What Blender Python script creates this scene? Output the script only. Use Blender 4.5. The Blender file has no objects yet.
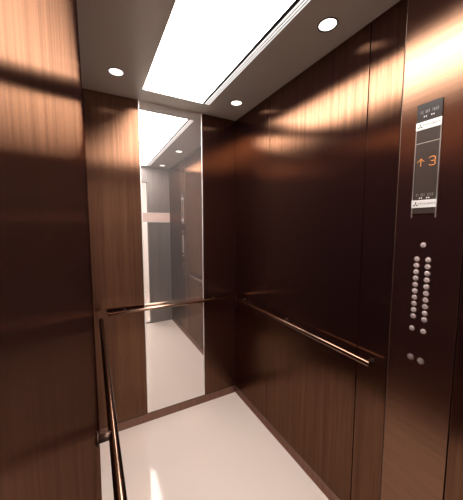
import bpy, bmesh, math, random
from mathutils import Vector, Matrix
random.seed(4)
S = bpy.context.scene
COL = S.collection

# ------------------------------------------------------------------ camera, world, exposure
YAW, PITCH, ROLL = 0.4908, 0.0906, -0.0009
cam_data = bpy.data.cameras.new('camera')
cam_data.sensor_fit = 'AUTO'; cam_data.sensor_width = 36.0
cam_data.lens = 36.0 * 261.7853 / 500.0
cam_data.clip_start = 0.002; cam_data.clip_end = 50
cam = bpy.data.objects.new('camera', cam_data); COL.objects.link(cam)
_f = Vector((math.sin(YAW)*math.cos(PITCH), math.cos(YAW)*math.cos(PITCH), -math.sin(PITCH)))
_r = Vector((math.cos(YAW), -math.sin(YAW), 0)); _u = _r.cross(_f)
_r2 = math.cos(ROLL)*_r + math.sin(ROLL)*_u; _u2 = -math.sin(ROLL)*_r + math.cos(ROLL)*_u
cam.matrix_world = Matrix(((_r2.x,_u2.x,-_f.x,0),(_r2.y,_u2.y,-_f.y,0),(_r2.z,_u2.z,-_f.z,1.5205),(0,0,0,1)))
S.camera = cam

world = bpy.data.worlds.new('world'); S.world = world; world.use_nodes = True
world.node_tree.nodes['Background'].inputs[0].default_value = (0.9, 0.88, 0.85, 1)
world.node_tree.nodes['Background'].inputs[1].default_value = 0.02
S.view_settings.view_transform = 'Standard'; S.view_settings.look = 'None'
S.view_settings.gamma = 1; S.view_settings.use_curve_mapping = False
S.view_settings.exposure = 0.0
S.cycles.max_bounces = 12; S.cycles.glossy_bounces = 8; S.cycles.diffuse_bounces = 5
S.cycles.sample_clamp_indirect = 6.0
PANEL_LIGHT = 21.0      # strength of the ceiling diffuser
DOWNLIGHT = 2.6       # strength of the round downlights
LOBBY_LIGHT = 26.0      # strength of the unseen lamp added to light the lobby

# ------------------------------------------------------------------ dimensions (metres)
XL, XR = -0.0118, 1.1042
YB, YF = 1.9963, -0.14
H = 2.4
ML, MR = 0.329, 0.800          # mirror strip on the back wall
BASE = 0.066
G = 0.002                      # half a groove

# ------------------------------------------------------------------ materials
def new_mat(name):
    m = bpy.data.materials.new(name); m.use_nodes = True
    return m, m.node_tree.nodes, m.node_tree.links, m.node_tree.nodes['Principled BSDF']

def simple(name, col, rough=.5, metal=0., spec=.5, emit=None, strength=0., coat=0.):
    m, n, l, b = new_mat(name)
    b.inputs['Base Color'].default_value = (*col, 1)
    b.inputs['Roughness'].default_value = rough
    b.inputs['Metallic'].default_value = metal
    b.inputs['Specular IOR Level'].default_value = spec
    b.inputs['Coat Weight'].default_value = coat
    if emit:
        b.inputs['Emission Color'].default_value = (*emit, 1)
        b.inputs['Emission Strength'].default_value = strength
    return m

def grained(name, c1, c2, rough, metal, aniso, grain='v', edge=(1, .75, .6), bump=.06, spec=.5, scale=260., sheen=None, body=.06):
    """dark wood-grain laminate on metal: fine streaks, reflections smeared across the grain"""
    m, n, l, b = new_mat(name)
    geo = n.new('ShaderNodeNewGeometry')
    mp = n.new('ShaderNodeMapping'); mp.vector_type = 'POINT'
    tc = n.new('ShaderNodeTexCoord')
    mp.inputs['Scale'].default_value = (scale, scale, 5.) if grain == 'v' else (7., 7., scale)
    l.new(tc.outputs['Object'], mp.inputs['Vector'])
    ns = n.new('ShaderNodeTexNoise'); ns.inputs['Scale'].default_value = 1.0
    ns.inputs['Detail'].default_value = 4; ns.inputs['Roughness'].default_value = .6
    l.new(mp.outputs[0], ns.inputs['Vector'])
    mp2 = n.new('ShaderNodeMapping')
    mp2.inputs['Scale'].default_value = (38, 38, .9) if grain == 'v' else (2., 2., 40)
    l.new(tc.outputs['Object'], mp2.inputs['Vector'])
    n2 = n.new('ShaderNodeTexNoise'); n2.inputs['Scale'].default_value = 1.0; n2.inputs['Detail'].default_value = 3
    l.new(mp2.outputs[0], n2.inputs['Vector'])
    add = n.new('ShaderNodeMath'); add.operation = 'MULTIPLY_ADD'; add.inputs[1].default_value = .5
    h2 = n.new('ShaderNodeMath'); h2.operation = 'MULTIPLY'; h2.inputs[1].default_value = .5
    l.new(n2.outputs['Fac'], h2.inputs[0]); l.new(ns.outputs['Fac'], add.inputs[0]); l.new(h2.outputs[0], add.inputs[2])
    cr = n.new('ShaderNodeValToRGB')
    cr.color_ramp.elements[0].position = .36; cr.color_ramp.elements[0].color = (*c1, 1)
    cr.color_ramp.elements[1].position = .64; cr.color_ramp.elements[1].color = (*c2, 1)
    l.new(add.outputs[0], cr.inputs['Fac']); l.new(cr.outputs[0], b.inputs['Base Color'])
    b.inputs['Roughness'].default_value = rough; b.inputs['Metallic'].default_value = metal
    b.inputs['Specular Tint'].default_value = (*edge, 1)
    b.inputs['Specular IOR Level'].default_value = spec
    b.inputs['Anisotropic'].default_value = aniso
    up = n.new('ShaderNodeCombineXYZ'); up.inputs[2].default_value = 1
    if grain == 'v':
        cross = n.new('ShaderNodeVectorMath'); cross.operation = 'CROSS_PRODUCT'
        l.new(geo.outputs['True Normal'], cross.inputs[0]); l.new(up.outputs[0], cross.inputs[1])
        l.new(cross.outputs[0], b.inputs['Tangent'])
    else:
        l.new(up.outputs[0], b.inputs['Tangent'])
    if sheen is not None:      # lacquered film: constant reflectance over a dark body colour
        gl = n.new('ShaderNodeBsdfAnisotropic'); gl.distribution = 'BECKMANN'
        vm = n.new('ShaderNodeVectorMath'); vm.operation = 'SCALE'; vm.inputs['Scale'].default_value = sheen
        l.new(cr.outputs[0], vm.inputs[0]); l.new(vm.outputs[0], gl.inputs['Color'])
        gl.inputs['Roughness'].default_value = rough; gl.inputs['Anisotropy'].default_value = -aniso
        l.new(b.inputs['Tangent'].links[0].from_socket, gl.inputs['Tangent'])
        df = n.new('ShaderNodeBsdfDiffuse'); df.inputs['Color'].default_value = (.30*body, .12*body, .12*body, 1)
        ad = n.new('ShaderNodeAddShader'); l.new(gl.outputs[0], ad.inputs[0]); l.new(df.outputs[0], ad.inputs[1])
        l.new(ad.outputs[0], n['Material Output'].inputs['Surface'])
        if bump:
            bq = n.new('ShaderNodeBump'); bq.inputs['Strength'].default_value = bump; bq.inputs['Distance'].default_value = .001
            l.new(ns.outputs['Fac'], bq.inputs['Height']); l.new(bq.outputs[0], gl.inputs['Normal'])
        n.remove(b)
    elif bump:
        bp = n.new('ShaderNodeBump'); bp.inputs['Strength'].default_value = bump; bp.inputs['Distance'].default_value = .001
        l.new(ns.outputs['Fac'], bp.inputs['Height']); l.new(bp.outputs[0], b.inputs['Normal'])
    return m

M = {}
M['wood'] = grained('dark_wood_laminate', (.078, .040, .024), (.128, .068, .040), .235, .97, .55, bump=.0, sheen=1.0, body=.024)
M['face'] = grained('bronze_faceplate', (.150, .084, .053), (.19, .108, .068), .25, .97, .1, grain='h', bump=.0, sheen=1.0, body=.035)
M['steel'] = grained('grey_hairline_steel', (.17, .15, .145), (.22, .2, .19), .42, .8, .5, edge=(1, 1, 1), bump=0)
M['base'] = grained('baseboard_laminate', (.15, .09, .065), (.22, .13, .095), .4, .6, .5, sheen=.9, body=.08)
M['groove'] = simple('dark_groove', (.006, .004, .004), .8)
M['bronze'] = simple('bronze_rail', (.18, .115, .085), .2, 1.0)
M['dark_bronze'] = simple('dark_bronze_bracket', (.07, .04, .03), .4, .8)
M['edge'] = simple('bronze_edge', (.13, .085, .065), .45, .9)  # bronze of the thin strip along the faceplate edge
M['chrome'] = simple('polished_edge', (.85, .83, .8), .35, .6)
M['black'] = simple('black_trim', (.012, .012, .012), .4)
M['white_trim'] = simple('white_trim', (.75, .74, .73), .4)
M['diffuser'] = simple('light_diffuser', (.8, .8, .8), .5, emit=(1.0, .93, .88), strength=PANEL_LIGHT)
M['lamp'] = simple('downlight_lens', (.8, .8, .8), .5, emit=(1.0, .93, .86), strength=DOWNLIGHT)
M['lobby_fill'] = simple('lobby_fill', (.8, .8, .8), .5, emit=(1, .95, .92), strength=LOBBY_LIGHT)
M['lobby_wall'] = simple('lobby_paint', (.82, .76, .73), .6)
M['sign'] = simple('pink_beige_board', (.52, .38, .34), .5)
M['button'] = simple('frosted_button', (.33, .27, .265), .35, spec=.5, coat=.3)
M['button_dim'] = simple('dull_button', (.14, .105, .10), .4, coat=.3)
M['button_ring'] = simple('button_ring', (.10, .06, .05), .3, .9)
M['glyph'] = simple('button_glyph', (.22, .19, .18), .5)
M['screen'] = simple('smoked_screen', (.032, .022, .018), .35, spec=.25)
M['screen_dark'] = simple('black_header', (.022, .018, .017), .25, spec=.4)
M['plate'] = simple('silver_plate', (.50, .485, .47), .45, .1)
M['ink'] = simple('black_ink', (.03, .03, .03), .5)
M['pale_ink'] = simple('pale_ink', (.30, .28, .27), .5)
M['white_ink'] = simple('white_ink', (.8, .78, .76), .5)
M['glow_strip'] = simple('glowing_strip', (.8, .8, .8), .5, emit=(1.0, .96, .94), strength=1.0)  # emission put into the vent slats to keep them white
M['amber'] = simple('amber_led', (.5, .2, .05), .5, emit=(1.0, .30, .06), strength=.42)
M['rail_light'] = simple('thin_silver_edge', (.42, .38, .36), .3, .8)

# polished stone floor
m, n, l, b = new_mat('polished_floor')
tc = n.new('ShaderNodeTexCoord'); ns = n.new('ShaderNodeTexNoise'); ns.inputs['Scale'].default_value = 3.0; ns.inputs['Detail'].default_value = 5
l.new(tc.outputs['Object'], ns.inputs['Vector'])
cr = n.new('ShaderNodeValToRGB'); cr.color_ramp.elements[0].color = (.60, .525, .475, 1); cr.color_ramp.elements[1].color = (.64, .555, .50, 1)
l.new(ns.outputs['Fac'], cr.inputs['Fac']); l.new(cr.outputs[0], b.inputs['Base Color'])
b.inputs['Roughness'].default_value = .06; b.inputs['Specular IOR Level'].default_value = .6
M['floor'] = m

# satin painted ceiling
m, n, l, b = new_mat('satin_ceiling')
b.inputs['Base Color'].default_value = (.46, .42, .37, 1); b.inputs['Roughness'].default_value = .28
b.inputs['Specular IOR Level'].default_value = .5; b.inputs['Metallic'].default_value = .2
M['ceiling'] = m

# slightly hazy mirror
m, n, l, b = new_mat('mirror_glass')
b.inputs['Base Color'].default_value = (.90, .88, .865, 1); b.inputs['Metallic'].default_value = 1; b.inputs['Roughness'].default_value = 0.0
df = n.new('ShaderNodeBsdfDiffuse'); df.inputs[0].default_value = (.62, .57, .56, 1)
mx = n.new('ShaderNodeMixShader'); mx.inputs[0].default_value = .085
l.new(b.outputs[0], mx.inputs[1]); l.new(df.outputs[0], mx.inputs[2]); l.new(mx.outputs[0], n['Material Output'].inputs[0])
M['mirror'] = m

# ------------------------------------------------------------------ helpers
def box(bm, x0, x1, y0, y1, z0, z1, bevel=0.):
    vs = [bm.verts.new((x, y, z)) for x in (x0, x1) for y in (y0, y1) for z in (z0, z1)]
    fs = [(0,1,3,2),(4,6,7,5),(0,4,5,1),(2,3,7,6),(0,2,6,4),(1,5,7,3)]
    faces = [bm.faces.new([vs[i] for i in f]) for f in fs]
    if bevel:
        es = list({e for f in faces for e in f.edges})
        bmesh.ops.bevel(bm, geom=es, offset=bevel, segments=2, affect='EDGES', profile=.5)

def cyl(bm, a, b, r, seg=24, r2=None, round_end=0.):
    a, b = Vector(a), Vector(b); d = (b-a).normalized()
    t = Vector((0,0,1)) if abs(d.z) < .9 else Vector((1,0,0))
    u = d.cross(t).normalized(); v = d.cross(u)
    r2 = r if r2 is None else r2
    prof = [(0., r), (1., r2)]
    L = (b-a).length
    if round_end:
        e = round_end/L
        prof = [(0., r-round_end), (e*.3, r-round_end*.3), (e, r), (1-e, r2), (1-e*.3, r2-round_end*.3), (1., r2-round_end)]
    rings = []
    for s, rr in prof:
        c = a + (b-a)*s
        rings.append([bm.verts.new(c + rr*(math.cos(2*math.pi*k/seg)*u + math.sin(2*math.pi*k/seg)*v)) for k in range(seg)])
    for p, q in zip(rings, rings[1:]):
        for k in range(seg):
            f = bm.faces.new((p[k], p[(k+1)%seg], q[(k+1)%seg], q[k])); f.smooth = True
    bm.faces.new(list(reversed(rings[0]))); bm.faces.new(rings[-1])

def obj(name, bm, mat, parent=None, loc=None):
    bmesh.ops.recalc_face_normals(bm, faces=bm.faces)
    me = bpy.data.meshes.new(name); bm.to_mesh(me); bm.free()
    me.materials.append(mat)
    o = bpy.data.objects.new(name, me); COL.objects.link(o)
    if parent:
        o.parent = parent
        o.matrix_parent_inverse = Matrix.Identity(4)
    if loc: o.location = loc
    return o

def boxobj(name, dims, mat, parent=None, bevel=0.):
    bm = bmesh.new(); box(bm, *dims, bevel=bevel)
    return obj(name, bm, mat, parent)

def empty(name, loc):
    o = bpy.data.objects.new(name, None); COL.objects.link(o); o.location = loc
    o.empty_display_size = .05
    return o

def tag(o, label=None, cat=None, group=None, kind=None):
    for k, v in (('label', label), ('category', cat), ('group', group), ('kind', kind)):
        if v: o[k] = v
    return o

# ------------------------------------------------------------------ setting: floor, ceiling, walls
tag(boxobj('floor', (XL-.05, XR+.05, YF, YB+.05, -.05, 0), M['floor']), kind='structure')
tag(boxobj('trim_1', (XL-.05, XR+.05, YF-.07, YF, -.05, .001), M['steel']), 'brushed metal door sill at the cabin entrance', kind='structure')

LX0, LX1, LY0, LY1 = .331, .795, -.04, 1.836          # opening of the ceiling light
DL = [(.165, 1.708), (.958, 1.716), (.165, .888), (.954, .888), (.165, .075), (.954, .075)]  # the nearer two on the left are unseen, added for their light
DR = .040
bm = bmesh.new()
# ceiling slab with a rectangular opening for the light and round openings for the downlights
def ring_cell(bm, x0, x1, y0, y1, cx, cy, r, z, seg=32):
    per = []
    for k in range(seg):
        a = 2*math.pi*(k+.5)/seg; dx, dy = math.cos(a), math.sin(a)
        t = min((x1-cx)/dx if dx > 0 else (x0-cx)/dx, (y1-cy)/dy if dy > 0 else (y0-cy)/dy)
        per.append((cx+dx*t, cy+dy*t, math.atan2(dy, dx)))
    for px, py in ((x0,y0),(x1,y0),(x0,y1),(x1,y1)):
        per.append((px, py, math.atan2(py-cy, px-cx)))
    per.sort(key=lambda p: p[2])
    N = len(per)
    outer = [bm.verts.new((p[0], p[1], z)) for p in per]
    inner = [bm.verts.new((cx+r*math.cos(p[2]), cy+r*math.sin(p[2]), z)) for p in per]
    up = [bm.verts.new((cx+r*math.cos(p[2]), cy+r*math.sin(p[2]), z+.03)) for p in per]
    for k in range(N):
        j = (k+1) % N
        bm.faces.new((outer[k], outer[j], inner[j], inner[k]))
        bm.faces.new((inner[k], inner[j], up[j], up[k]))
def quad(bm, x0, x1, y0, y1, z):
    bm.faces.new([bm.verts.new(p) for p in ((x0,y0,z),(x0,y1,z),(x1,y1,z),(x1,y0,z))])
CX0, CX1, CY0, CY1 = XL-.05, XR+.05, YF-.06, YB+.05
for (cx0, cx1, col) in ((CX0, LX0, 0), (LX1, CX1, 1)):
    ys = [CY0, .48, 1.30, CY1]
    for k, i in enumerate((4, 2, 0)):
        x, y = DL[i+col]
        ring_cell(bm, cx0, cx1, ys[k], ys[k+1], x, y, DR, H)
quad(bm, LX0, LX1, CY0, LY0, H); quad(bm, LX0, LX1, LY1, CY1, H)
for (a, b_) in (((LX0,LY0),(LX1,LY0)), ((LX1,LY0),(LX1,LY1)), ((LX1,LY1),(LX0,LY1)), ((LX0,LY1),(LX0,LY0))):
    bm.faces.new([bm.verts.new(p) for p in ((*a,H),(*b_,H),(*b_,H+.03),(*a,H+.03))])
box(bm, CX0, CX1, CY0, CY1, H+.03, H+.07)
bmesh.ops.remove_doubles(bm, verts=bm.verts, dist=1e-5)
tag(obj('ceiling', bm, M['ceiling']), kind='structure')

def panel(name, dims, mat, parent): return boxobj(name, dims, mat, parent, bevel=.0012)

# right wall: dark backing with separate laminate panels in front
wr = tag(boxobj('wall_right', (XR+.010, XR+.06, YF-.06, YB+.05, 0, H), M['groove']), 'dark wood grain right wall of upright panels', kind='structure')
S1, S2, S3, S4 = 1.5129, .7839, .6365, .4073
for (a, b_) in ((YF, S4), (S3, S2), (S2, S1), (S1, YB)):
    panel('panel', (XR, XR+.010, a+G, b_-G, BASE+.006, H-.001), M['wood'], wr)
tag(panel('baseboard_right', (XR, XR+.010, YF+.001, YB-.001, .0005, BASE), M['base'], None), kind='structure')
for (a, b_) in ((YF+.001, S4-G), (S3+G, YB-.001)): boxobj('gap_shade', (XR+.0012, XR+.0105, a, b_, BASE, BASE+.006), M['groove'], wr)  # black filler strip stands in for the shade inside the groove
# left wall
wl = tag(boxobj('wall_left', (XL-.06, XL-.010, YF-.06, YB+.05, 0, H), M['groove']), kind='structure')
panel('panel', (XL-.010, XL, YF+.001, YB-.001, BASE+.006, H-.001), M['wood'], wl)
tag(panel('baseboard_left', (XL-.010, XL, YF+.001, YB-.001, .0005, BASE), M['base'], None), kind='structure')
boxobj('gap_shade', (XL-.0105, XL-.0012, YF+.001, YB-.001, BASE, BASE+.006), M['groove'], wl)
# back wall
wb = tag(boxobj('wall_back', (XL-.05, XR+.05, YB+.010, YB+.06, 0, H), M['groove']), kind='structure')
panel('panel', (XL+.001, ML-.003, YB, YB+.010, BASE+.006, H-.001), M['wood'], wb)
panel('panel', (MR+.003, XR-.001, YB, YB+.010, BASE+.006, H-.001), M['wood'], wb)
tag(panel('baseboard_back', (XL+.001, XR-.001, YB, YB+.010, .0005, BASE), M['base'], None), kind='structure')
boxobj('gap_shade', (XL+.001, XR-.001, YB+.0012, YB+.0105, BASE, BASE+.006), M['groove'], wb)
# front wall (seen in the mirror) with the door opening
OX0, OX1, OZ = 0.0, .767, 2.18
bm = bmesh.new()
box(bm, OX1, XR+.05, YF-.06, YF, 0, H); box(bm, XL-.05, OX1, YF-.06, YF, OZ, H); box(bm, XL-.05, XL, YF-.06, YF, 0, OZ)
tag(obj('wall_front', bm, M['steel']), kind='structure')
# landing outside the open door
tag(boxobj('floor_lobby', (-1.2, 2.2, -2.2, YF-.07, -.05, 0), M['floor']), kind='structure')
bm = bmesh.new(); box(bm, -1.2, 2.2, -2.25, -2.2, 0, 2.7); box(bm, -1.25, -1.2, -2.2, YF-.06, 0, 2.7); box(bm, 2.2, 2.25, -2.2, YF-.06, 0, 2.7)
box(bm, -1.2, XL-.06, YF-.11, YF-.06, 0, 2.7); box(bm, XR+.06, 2.2, YF-.11, YF-.06, 0, 2.7); box(bm, XL-.06, XR+.06, YF-.11, YF-.06, H+.07, 2.7)
tag(obj('wall_lobby', bm, M['lobby_wall']), kind='structure')
tag(boxobj('ceiling_lobby', (-1.25, 2.25, -2.25, YF-.06, 2.7, 2.75), M['lobby_wall']), kind='structure')
ll = tag(empty('lobby_fill_lamp', (.4, -1.2, 2.7)), 'unseen square lamp added to light the lobby beyond the open door', 'ceiling lamp')
boxobj('lens', (-.4, .4, -.4, .4, -.03, -.002), M['lobby_fill'], ll)
bm = bmesh.new()
for s in (-1, 1):
    box(bm, s*.41-.01, s*.41+.01, -.42, .42, -.035, -.001); box(bm, -.4, .4, s*.41-.01, s*.41+.01, -.035, -.001)
obj('frame', bm, M['white_trim'], ll)

# ------------------------------------------------------------------ mirror
mr = tag(empty('wall_mirror', (ML, YB, BASE)), 'tall narrow full-height mirror strip on the back wall', 'mirror')
W_ = MR-ML
boxobj('glass', (.003, W_-.003, -.001, .008, .007, H-BASE-.001), M['mirror'], mr)
for x in (0, W_):
    e = boxobj('edge_strip', (x-.003, x+.003, -.003, .008, .007, H-BASE-.001), M['chrome'], mr, bevel=.001)
    e['label'] = 'thin bright polished edge strip'

# ------------------------------------------------------------------ ceiling light and vent
cl = tag(empty('ceiling_light', (LX0, LY0, H)), 'large long white rectangular light panel in the ceiling centre', 'ceiling light')
LW, LL = LX1-LX0, LY1-LY0
boxobj('diffuser', (.002, .412, .004, LL-.004, .002, .012), M['diffuser'], cl)
bm = bmesh.new()
box(bm, 0, .002, 0, LL, -.001, .012); box(bm, .002, .412, LL-.004, LL, -.001, .012); box(bm, .002, .412, 0, .004, -.001, .012)
obj('frame', bm, M['white_trim'], cl)
av = tag(empty('slot_vent', (LX0+.413, LY0, H)), 'narrow slotted vent with black gaps and slats given a glow, along the right side of the ceiling light', 'vent')
VW = LW-.413
boxobj('backing', (0, VW, 0, LL, .0012, .014), M['black'], av)
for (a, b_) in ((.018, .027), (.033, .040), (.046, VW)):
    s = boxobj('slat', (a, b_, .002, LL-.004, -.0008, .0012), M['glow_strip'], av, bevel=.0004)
boxobj('end_cap', (0, VW, LL-.003, LL, -.001, .0012), M['white_trim'], av)

# ------------------------------------------------------------------ downlights
def downlight():
    root = empty('downlight', (0, 0, 0))
    bm = bmesh.new(); seg = 40
    prof = [(.0375, .004), (.0375, -.0015), (.0395, -.003), (.043, -.0022), (.044, -.0001)]
    rings = [[bm.verts.new((r*math.cos(2*math.pi*k/seg), r*math.sin(2*math.pi*k/seg), z)) for k in range(seg)] for r, z in prof]
    for p, q in zip(rings, rings[1:]):
        for k in range(seg): bm.faces.new((p[k], p[(k+1)%seg], q[(k+1)%seg], q[k])).smooth = True
    obj('trim_ring', bm, M['rail_light'], root)
    bm = bmesh.new(); cyl(bm, (0, 0, .0005), (0, 0, .006), .0372, 40)
    obj('lens', bm, M['lamp'], root)
    return root
proto = downlight()
names = ['round downlight in the ceiling at the back left beside the mirror',
         'small round downlight in the ceiling near the back right corner',
         'unseen round downlight left of the light panel halfway to the door, added for its light',
         'larger nearer round downlight above the right wall, with a dark ring',
         'unseen round downlight at the left beside the door, behind the viewer, added for its light',
         'round downlight beside the door above the button panel, seen in the mirror']
for i, (x, y) in enumerate(DL):
    if i == 0: r = proto
    else:
        r = proto.copy(); COL.objects.link(r)
        for ch in list(proto.children):
            c = ch.copy(); COL.objects.link(c); c.parent = r
            if i == 3 and ch.name.startswith('trim_ring'):
                c.data = ch.data.copy(); c.data.materials[0] = M['black']
    r.location = (x, y, H)
    tag(r, names[i], 'downlight', 'round ceiling downlights')

# ------------------------------------------------------------------ handrails
RR = .0135
def handrail(a, b_, wall_dir, wall_gap, posts, label, pr=.006, fr=.011):
    a, b_ = Vector(a), Vector(b_)
    root = tag(empty('handrail', a), label, 'handrail', 'bronze handrails round the cabin')
    d = (b_-a)
    bm = bmesh.new(); cyl(bm, (0,0,0), d, RR, 32, round_end=.002); obj('rail_tube', bm, M['bronze'], root)
    for t in posts:
        p = d*t; w = Vector(wall_dir)
        bm = bmesh.new(); cyl(bm, p, p+w*(wall_gap-.004), pr, 20); cyl(bm, p+w*(wall_gap-.0045), p+w*(wall_gap-.0003), fr, 28)
        obj('bracket', bm, M['dark_bronze'], root)
GAP = .044
handrail((XL+GAP, .10, .91), (XL+GAP, 1.87, .91), (-1,0,0), GAP, (.08, .395), 'bronze handrail running along the left wall towards the viewer', .012, .020)
handrail((.077, YB-GAP, .915), (1.006, YB-GAP, .915), (0,1,0), GAP, (.12, .88), 'thin bronze handrail crossing in front of the mirror on the back wall')
handrail((XR-GAP, 1.90, .912), (XR-GAP, .688, .912), (1,0,0), GAP, (.06, .5, .985), 'bronze handrail on the right wall ending below the button panel')

# ------------------------------------------------------------------ operating panel with buttons
op = tag(empty('operating_panel', (XR, (S3+S4)/2, BASE+.006)), 'tall bronze control panel with two columns of round buttons on right wall', 'control panel')
yc = (S3+S4)/2; zo = BASE+.006
boxobj('faceplate', (-.0008, .0092, S4+G-yc, S3-G-yc, 0, H-zo-.001), M['face'], op, bevel=.0012)
bm = bmesh.new(); box(bm, -.0016, .002, S3-G-yc-.0016, S3-G-yc+.0008, 0, H-zo-.001)
e = obj('edge_trim', bm, M['edge'], op); e['label'] = 'thin light edge strip of the faceplate'

def text_mesh(s, size):
    cu = bpy.data.curves.new('txt', 'FONT'); cu.body = s; cu.size = size
    cu.align_x = 'CENTER'; cu.align_y = 'CENTER'; cu.resolution_u = 3; cu.extrude = .0001
    t = bpy.data.objects.new('txt', cu); COL.objects.link(t)
    bpy.context.view_layer.update()
    me = bpy.data.meshes.new_from_object(t.evaluated_get(bpy.context.evaluated_depsgraph_get()))
    bpy.data.objects.remove(t); bpy.data.curves.remove(cu)
    return me
TOW = Matrix(((0,0,-1,0),(-1,0,0,0),(0,1,0,0),(0,0,0,1)))   # text plane -> right wall, reading towards the door

def button(name, r, mat, glyph):
    bm = bmesh.new(); seg = 28
    prof = [(r, 0), (r, -.0016), (r*.86, -.0026), (r*.5, -.0032)]
    rings = [[bm.verts.new((x, rr*math.cos(2*math.pi*k/seg), rr*math.sin(2*math.pi*k/seg))) for k in range(seg)] for rr, x in prof]
    for p, q in zip(rings, rings[1:]):
        for k in range(seg): bm.faces.new((p[k], p[(k+1)%seg], q[(k+1)%seg], q[k])).smooth = True
    bm.faces.new(rings[-1])
    b = obj(name, bm, mat, op)
    bm = bmesh.new()
    prof = [(r*1.22, 0), (r*1.18, -.0010), (r*1.04, -.0010), (r*1.02, 0)]
    rings = [[bm.verts.new((x, rr*math.cos(2*math.pi*k/seg), rr*math.sin(2*math.pi*k/seg))) for k in range(seg)] for rr, x in prof]
    for p, q in zip(rings, rings[1:]):
        for k in range(seg): bm.faces.new((p[k], p[(k+1)%seg], q[(k+1)%seg], q[k])).smooth = True
    obj('ring', bm, M['button_ring'], b)
    bm = bmesh.new()                       # small unreadable mark in the middle of the cap
    w = r*.22
    box(bm, -.0036, -.0030, -w, w, -r*.34, r*.34); obj('mark', bm, glyph, b)
    return b
bp = button('button', .0092, M['button'], M['glyph'])
first = True
def place(y, z, src=bp):
    global first
    if first and src is bp: first = False; b = src
    else:
        b = src.copy(); COL.objects.link(b); b.parent = op
        for ch in list(src.children):
            c = ch.copy(); COL.objects.link(c); c.parent = b
    b.location = (-.0008, y-yc, z-zo)
    return b
place(.528, 1.449)
for k in range(10): place(.547, 1.394-k*.02505)
for k in range(10): place(.5085, 1.394-k*.0255)
place(.549, 1.119); place(.509, 1.119)
b2 = button('button', .0108, M['button_dim'], M['glyph'])
b2.location = (-.0008, .5475-yc, 1.001-zo); b2['label'] = 'dull grey button'
b3 = place(.5115, .999, b2)

# ------------------------------------------------------------------ floor indicator
IY0, IY1, IZ0, IZ1 = .493, .576, 1.564, 1.968
fi = tag(empty('floor_indicator', (XR-.0008, (IY0+IY1)/2, IZ0)), 'narrow upright floor display showing an amber up arrow and a 3', 'display')
iw = (IY1-IY0)/2; ih = IZ1-IZ0
def ib(name, y0, y1, z0, z1, d0, d1, mat, par=fi, bevel=0.):   # y measured from the centre, z absolute, d = distance out of the wall
    return boxobj(name, (-d1, -d0, y0, y1, z0-IZ0, z1-IZ0), mat, par, bevel)
ib('screen', -iw+.003, iw-.003, IZ0+.004, 1.899, .0002, .0030, M['screen'])
ib('header', -iw+.001, iw-.001, 1.906, IZ1, .0002, .0050, M['screen_dark'], bevel=.0008)
ib('divider', -iw+.002, iw-.002, 1.826, 1.8285, .0030, .0042, M['rail_light'])
for s in (-1, 1): ib('side_edge', s*(iw-.0013)-.0013, s*(iw-.0013)+.0013, IZ0-.012, 1.873, .0002, .0046, M['rail_light'])
def emblem(cy, cz, s, par, d):
    bm = bmesh.new()
    for a in (90, 210, 330):
        A = math.radians(a); c, sn = math.cos(A), math.sin(A)
        pts = [(0, 0), (.5, .2887), (1, 0), (.5, -.2887)]
        vs = [bm.verts.new((-d, cy-(p[0]*c-p[1]*sn)*s, cz+(p[0]*sn+p[1]*c)*s)) for p in pts]
        vb = [bm.verts.new((-d+.0006, v.co.y, v.co.z)) for v in vs]
        bm.faces.new(vs); bm.faces.new(list(reversed(vb)))
        for k in range(4): bm.faces.new((vs[k], vb[k], vb[(k+1)%4], vs[(k+1)%4]))
    return obj('emblem', bm, M['ink'], par)
for zc in (1.8895, 1.6035):
    bpz = ib('brand_plate', -iw, iw, zc-.0145, zc+.0145, .0030, .0056, M['plate'], bevel=.0008)
    emblem(.0270, zc-.0018-IZ0, .0105, bpz, .0060)
    me = text_mesh('MITSUBISHI', .0112); me.transform(TOW); me.materials.append(M['ink'])
    t = bpy.data.objects.new('lettering', me); COL.objects.link(t); t.parent = bpz; t.location = (-.0058, -.0105, zc-IZ0)
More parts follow.
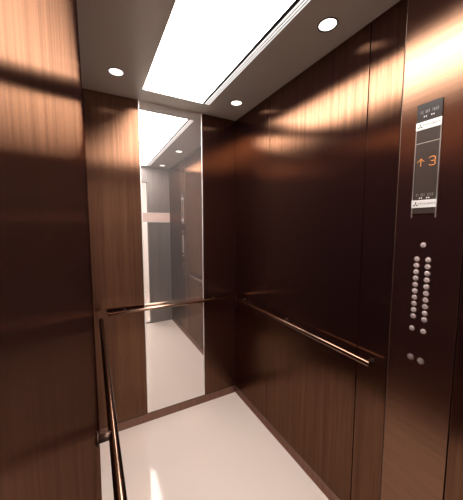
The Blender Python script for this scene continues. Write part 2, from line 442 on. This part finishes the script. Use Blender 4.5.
# unreadable small print: rows of short strokes, and two little pictograms
def small_print(z, n, y0, y1, hgt, mat, d):
    bm = bmesh.new()
    step = (y1-y0)/n
    for k in range(n):
        if k in (4, 8): continue
        y = y0+k*step
        box(bm, -d-.0004, -d, y+step*.12, y+step*.82, z+hgt*.40, z+hgt*.52)
        box(bm, -d-.0004, -d, y+step*(.2+.3*random.random()), y+step*.62, z-hgt*.5+hgt*.1, z+hgt*.05)
        if random.random() < .6: box(bm, -d-.0004, -d, y+step*.42, y+step*.55, z-hgt*.5, z+hgt*.5)
    return obj('small_print', bm, mat, fi)
small_print(1.9365-IZ0, 11, -.030, .030, .0095, M['pale_ink'], .0050)
small_print(1.6365-IZ0, 11, -.030, .030, .0090, M['pale_ink'], .0030)
for zc, d in ((1.921, .0050), (1.6255, .0030)):
    for yc2 in (.012, -.012):
        bm = bmesh.new()
        z = zc-IZ0
        for s in (-1, 1):
            vs = [bm.verts.new((-d-.0005, yc2+s*.0045, z+.003)), bm.verts.new((-d-.0005, yc2+s*.0045, z-.003)), bm.verts.new((-d-.0005, yc2+s*.0008, z))]
            f = bm.faces.new(vs)
            r_ = bmesh.ops.extrude_face_region(bm, geom=[f])
            for v in [g for g in r_['geom'] if isinstance(g, bmesh.types.BMVert)]: v.co.x += .0004
        obj('pictogram', bm, M['white_ink'], fi)
# amber dot matrix characters
def dots(name, rows, cy, cz, pitch):
    bm = bmesh.new(); h_, w_ = len(rows), len(rows[0])
    for j, row in enumerate(rows):
        for i, ch in enumerate(row):
            if ch == '#':
                y = cy-(i-(w_-1)/2)*pitch; z = cz-(j-(h_-1)/2)*pitch
                cyl(bm, (-.0030, y, z-IZ0), (-.0037, y, z-IZ0), pitch*.52, 8)
    return obj(name, bm, M['amber'], fi)
dots('up_arrow', ['....#....', '...###...', '..#.#.#..', '.#..#..#.', '#...#...#', '....#....', '....#....', '....#....', '....#....', '....#....', '....#....'], .0185, 1.757, .0026)
dots('floor_digit', ['.#####.', '#.....#', '......#', '......#', '......#', '..####.', '......#', '......#', '......#', '#.....#', '.#####.'], -.0190, 1.757, .0030)

# ------------------------------------------------------------------ board beside the door, seen only in the mirror
nb = tag(empty('notice_board', (.90, YF, 1.655)), 'pale pink horizontal board on the front wall, seen in the mirror', 'board')
boxobj('board', (-.205, .202, 0.0005, .010, -.068, .068), M['sign'], nb, bevel=.001)
bm = bmesh.new()
for s in (-1, 1): box(bm, -.205, .202, .0005, .012, s*.070-.002, s*.070+.002)
obj('frame', bm, M['white_trim'], nb)
